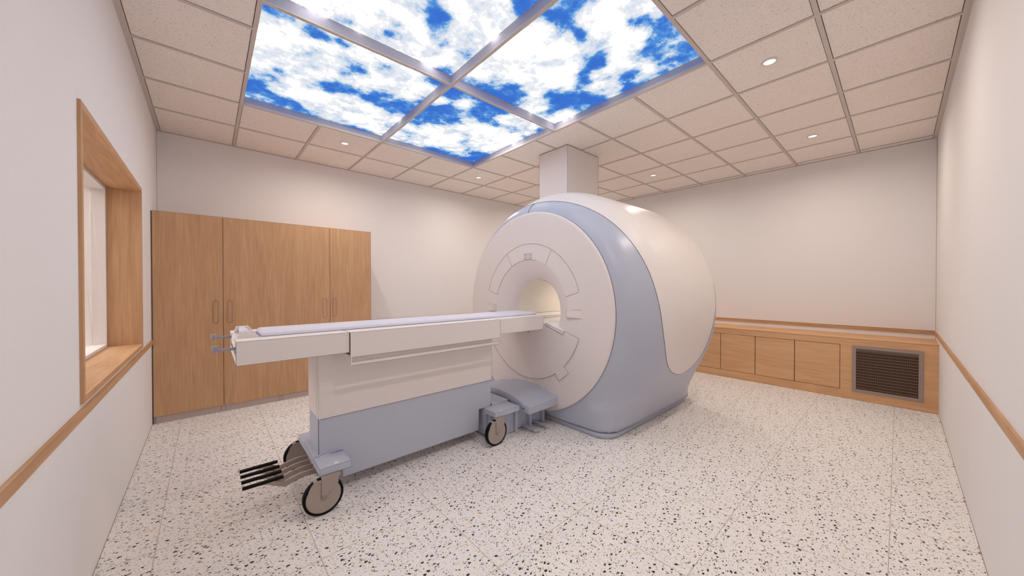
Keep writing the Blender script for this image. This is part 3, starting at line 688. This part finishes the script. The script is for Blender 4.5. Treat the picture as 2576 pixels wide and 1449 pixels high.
# pedestal
b = MB(); py0, py1 = 2.53, 2*YC-2.53
b.prism(rrect(.868, 2.165, py0-.002, py1+.002, .012, 4), 'xy', .466, .875); b.build('pedestal_upper', M['whitem'], tb, bevel=.002)
b = MB().prism([(.874, .245), (1.0, .245), (1.0, .075), (2.035, .075), (2.035, .245), (2.155, .245), (2.155, .466), (.874, .466)], 'xz', py0+.004, py1-.004)
b.build('pedestal_lower', M['bluem'], tb, bevel=.004)
MB().tube([(.869, py0+.0125, .247), (.869, py0+.0125, .875)], .0016, 4).build('pedestal_seam', M['seamb'], tb)
MB().tube([(.869, py0+.06, .47), (.869, py0+.06, .875)], .0014, 4).build('pedestal_seam', M['seam'], tb)
# cradle: trough with side rims
x0, x1 = .483, 2.657
def cradle(xa, xb, zb, y_out, nose=False):
    b = MB(); w_ = .008
    for s in (-1, 1):
        ya = YC+s*(YC-y_out) if s > 0 else y_out
        yi = ya+(.133 if s < 0 else -.133)
        yw = ya+(w_ if s < 0 else -w_)
        if nose:
            b.prism([(xa, zb), (xb-.02, zb-.003), (xb, ZR-.02), (xb-.02, ZR), (xa, ZR)], 'xz', min(ya, yw), max(ya, yw))
            b.box(xa, xb-.02, min(ya, yi), max(ya, yi), ZR-.012, ZR)
        else:
            b.box(xa, xb, min(ya, yw), max(ya, yw), zb, ZR).box(xa, xb, min(ya, yi), max(ya, yi), ZR-.012, ZR)
    b.box(xa+.003, xb-.025, y_out+w_, 2*YC-y_out-w_, zb+.002, zb+.012) if not nose else b.box(xa+.003, xb-.05, y_out+w_, 2*YC-y_out-w_, zb+.002, zb+.012)
    return b
cradle(x0, .9995, .868, yn).build('head_cradle', M['whitem'], tb, bevel=.0015)
cradle(2.139, x1, .866, yn, True).build('foot_cradle', M['whitem'], tb, bevel=.0015)
cradle(1.003, 2.135, .838, 2.384).build('middle_cradle', M['whitem'], tb, bevel=.0015)
for x in (1.0012, 2.137): MB().box(x-.0014, x+.0014, yn+.001, yf-.001, .87, ZR-.0005).build('cradle_joint', M['seam'], tb)
MB().box(.60, 2.64, 2.52, 2*YC-2.52, .93, .978).build('cradle_core', M['whitem'], tb)
MB().box(1.25, 2.30, 2.50, 2*YC-2.50, .845, .93).build('slide_carriage', M['whitem'], tb)
# hanging side rail on the near and far side
for s in (0, 1):
    f = (lambda y: y) if s == 0 else (lambda y: 2*YC-y)
    def bb(b, xa, xb, ya, yb, za, zb): b.box(xa, xb, min(f(ya), f(yb)), max(f(ya), f(yb)), za, zb)
    b = MB(); bb(b, 1.008, 2.130, 2.381, 2.391, .791, .811); bb(b, 1.003, 1.010, 2.381, 2.395, .789, .985); bb(b, 2.126, 2.132, 2.381, 2.395, .789, .84)
    b.build('accessory_rail', M['whitem'], tb, bevel=.001)
# mattress
b = MB(); b.box(.60, 2.70, 2.522, 2*YC-2.522, .972, 1.008); b.build('mattress', M['mattress'], tb, bevel=.016, seg=4)
MB().tube([(.60, 2.5215, .986), (2.66, 2.5215, .986)], .0010, 4).build('mattress_piping', M['seam'], tb)
# headrest bracket at the head end
for (ya, yb) in ((2.52, 2.545), (2.799, 2.824)):
    MB().prism([(.487, .975), (.598, .975), (.560, 1.022), (.505, 1.022)], 'xz', ya, yb).build('headrest_bracket', M['whitem'], tb, bevel=.001)
MB().lathe([(2.545, .0005), (2.545, .018), (2.799, .018), (2.799, .0005)], (.532, 0, 1.006), 'y', 24).build('headrest_roller', M['mattress'], tb)
MB().prism([(.485, .968), (.600, .968), (.590, .985), (.492, .985)], 'xz', 2.545, 2.799).build('headrest_base', M['mattress'], tb)
MB().box(.484, .490, yn+.008, yf-.008, .865, .900).build('end_plate', M['whitem'], tb)
b = MB().box(.488, .494, 2.56, yf-.008, .915, .975); b.build('end_plate', M['whitem'], tb)
# push handles
for y in (2.412, 2*YC-2.412):
    b = MB(); b.box(.402, .492, y-.008, y+.008, .945, .958); b.build('push_handle', M['hook'], tb, bevel=.003)
    MB().lathe([(.942, .0005), (.942, .013), (.972, .013), (.972, .0005)], (.407, y, 0), 'z', 20).build('handle_peg', M['hook'], tb, bevel=.003)
# peg below the foot end
MB().lathe([(.84, .0003), (.84, .009), (.868, .009), (.868, .0003)], (2.50, 2.43, 0), 'z', 16).build('latch_pin', M['steel'], tb)
MB().prism([(2.52, .862), (2.66, .845), (2.672, .90), (2.655, .90), (2.64, .862)], 'xz', 2.45, 2.50).build('latch_foot', M['whitem'], tb)
# cross members carrying the castors
def plate(xa, xb, ya, yb): return MB().prism(rrect(xa, xb, ya, yb, .008, 3), 'xy', .206, .245).build('castor_plate', M['bluem'], tb, bevel=.002)
b = MB().box(.838, .873, 2.374, 2*YC-2.374, .207, .2445); b.build('cross_member', M['bluem'], tb, bevel=.002)
b = MB().box(.842, .880, 2.535, 2*YC-2.535, .244, .256); b.build('cross_member_cap', M['bluem'], tb, bevel=.003)
plate(.837, 1.0, 2.37, 2.532); plate(.837, 1.0, 2*YC-2.532, 2*YC-2.37)
plate(2.080, 2.342, 2.375, 2.537); plate(2.080, 2.342, 2*YC-2.537, 2*YC-2.375)
MB().box(2.078, 2.10, 2.50, 2*YC-2.50, .07, .24).build('rear_cross_member', M['bluem'], tb)
def castor(x, yo, s):
    """yo: outer face of the wheel, s: +1 if the body is towards +y"""
    zc, R, wt = .1005, .1005, .03
    f = lambda t: yo+s*t
    root = MB()
    pts = [(x-.0115, zc-.004)]
    for k in range(9):
        a = math.radians(180+k*17); pts.append((x+.012*math.cos(a), zc-.004+.013*math.sin(a)))
    pts += [(x+.0735, .157), (x+.075, .187), (x+.083, .192), (x+.083, .206), (x-.012, .206), (x-.012, zc)]
    root.prism(pts, 'xz', *sorted((f(-.004), f(.002))))
    root.prism(pts, 'xz', *sorted((f(wt-.002), f(wt+.004))))
    root.box(x-.011, x+.082, *sorted((f(.003), f(wt-.003))), .2015, .2055)
    c = root.build('castor_fork', M['steel'], tb)
    b = MB(); b.lathe([(f(0), R-.0135), (f(0), R-.002), (f(.002), R), (f(wt-.002), R), (f(wt), R-.002), (f(wt), R-.0135)], (x, 0, zc), 'y', 72)
    b.build('tyre', M['tyre'], c)
    b = MB(); b.lathe([(f(.001), .0003), (f(.001), R-.013), (f(wt-.001), R-.013), (f(wt-.001), .0003)], (x, 0, zc), 'y', 64, smooth=False); b.build('wheel_disc', M['hub'], c)
    b = MB(); b.tube([(x+.0075*math.cos(a), f(-.0046), zc+.0075*math.sin(a)) for a in np.linspace(0, 2*math.pi, 18, endpoint=False)], .0008, 4, True)
    b.tube([(x-.0118, f(-.0042), .198), (x-.0118, f(-.0042), zc-.002)]+[(x+.012*math.cos(math.radians(a)), f(-.0042), zc-.004+.013*math.sin(math.radians(a))) for a in range(180, 316, 15)]+[(x+.035, f(-.0042), .126)], .0007, 4)
    b.build('fork_edge_line', M['seam'], c)
    b = MB(); b.prism([(x-.012, .196), (x-.040, .196), (x-.060, .178), (x-.075, .150), (x-.066, .147), (x-.053, .168), (x-.038, .181), (x-.012, .183)], 'xz', *sorted((f(-.003), f(wt+.003))))
    b.build('wheel_guard', M['steel'], c)
    MB().lathe([(.245, .0003), (.2475, .0003), (.2475, .0115), (.245, .013)], (x+.074, f(.045), 0), 'z', 24).build('bolt_cap', M['cap'], c)
castor(.853, 2.352, 1); castor(2.077, 2.352, 1)
castor(.853, 2*YC-2.352, -1); castor(2.077, 2*YC-2.352, -1)
# foot pedals: four black pads on curved taupe arms
for y in (2.562, 2.636, 2.709, 2.782):
    arm = [(.585, .1755), (.626, .166), (.703, .126), (.745, .140), (.80, .150), (.860, .146), (.860, .170), (.80, .172), (.745, .163), (.705, .150), (.655, .1755)]
    b = MB().prism(arm, 'xz', y-.010, y+.010); o = b.build('pedal_arm', M['steel'], tb, bevel=.001)
    b = MB(); e_ = .0007
    for yy in (y-.0102,): b.tube([(p[0], yy, p[1]) for p in arm[1:]], e_, 4)
    b.build('arm_edge_line', M['seam'], o)
    MB().box(.513, .696, y-.010, y+.010, .176, .188).build('pedal_pad', M['tyre'], o)
MB().lathe([(2.54, .0003), (2.54, .009), (2.805, .009), (2.805, .0003)], (.862, 0, .158), 'y', 14).build('pedal_axle', M['steel'], tb)
MB().box(.858, .872, 2.545, 2.80, .13, .207).build('pedal_bracket', M['bluem'], tb)

# added thin tubes that outline the edges of table, cabinets and bench
def edge(pts, r=.0008, m='line', par=None): return MB().tube(pts, r, 4).build('edge_outline', M[m], par or tb)
for xa, xb, zb, yo in ((x0, .9995, .868, yn), (1.003, 2.135, .838, 2.384)):
    edge([(xa, yo, zb), (xb, yo, zb)]); edge([(xa, yo, ZR), (xb, yo, ZR)]); edge([(xa, yo, zb), (xa, yo, ZR)])
edge([(2.139, yn, .866), (2.637, yn, .863), (2.657, yn, ZR-.02), (2.637, yn, ZR), (2.139, yn, ZR)])
edge([(2.137, 2.383, .79), (2.137, 2.383, ZR)]); edge([(1.003, 2.383, .789), (1.003, 2.383, .84)])
edge([(x0, yn, .868), (x0, yf, .868)]); edge([(x0, yn, ZR), (x0, 2.523, ZR)])
edge([(1.008, 2.3805, .8115), (2.13, 2.3805, .8115)], .0008); edge([(1.008, 2.3805, .7905), (2.13, 2.3805, .7905)], .0008)
edge([(.874, py0-.002, .466), (2.16, py0-.002, .466)]); edge([(2.163, py0, .466), (2.163, py0, .84)])
edge([(2.034, py0+.003, .08), (2.034, py0+.003, .245)]); edge([(1.0, py0+.003, .0755), (2.03, py0+.003, .0755)])
for xa, xb, ya in ((.837, 1.0, 2.37), (2.080, 2.342, 2.375)):
    for z in (.206, .245): edge([(xa, ya+.16, z), (xa, ya+.004, z), (xa+.004, ya, z), (xb-.004, ya, z), (xb, ya+.004, z)], .0007, 'seamb')
cb1, cb2 = [o for o in bpy.data.objects if o.name.startswith('storage_cabinet')]
edge([(.0095, CY, 1.936), (.973, CY, 1.936)], .0011, 'pull', cb1); edge([(.973, CY, 1.936), (1.937, CY, 1.936), (1.937, CY, .066)], .0011, 'pull', cb2)
edge([(CX-.0006, 0, 0.002), (CX-.0006, BL, .002)], .0012, 'pull', bench)
oo = np.tile([3.6, YC, .0515], (240, 1)); aa = np.linspace(0, 2*np.pi, 240, endpoint=False)
ring_ = shell(oo, np.stack([np.cos(aa), np.sin(aa), 0*aa], 1))
MB().tube([(p[0], p[1], .0495) for p in ring_], .0013, 4, True).build('housing_bottom_seam', M['seamb'], scanner)
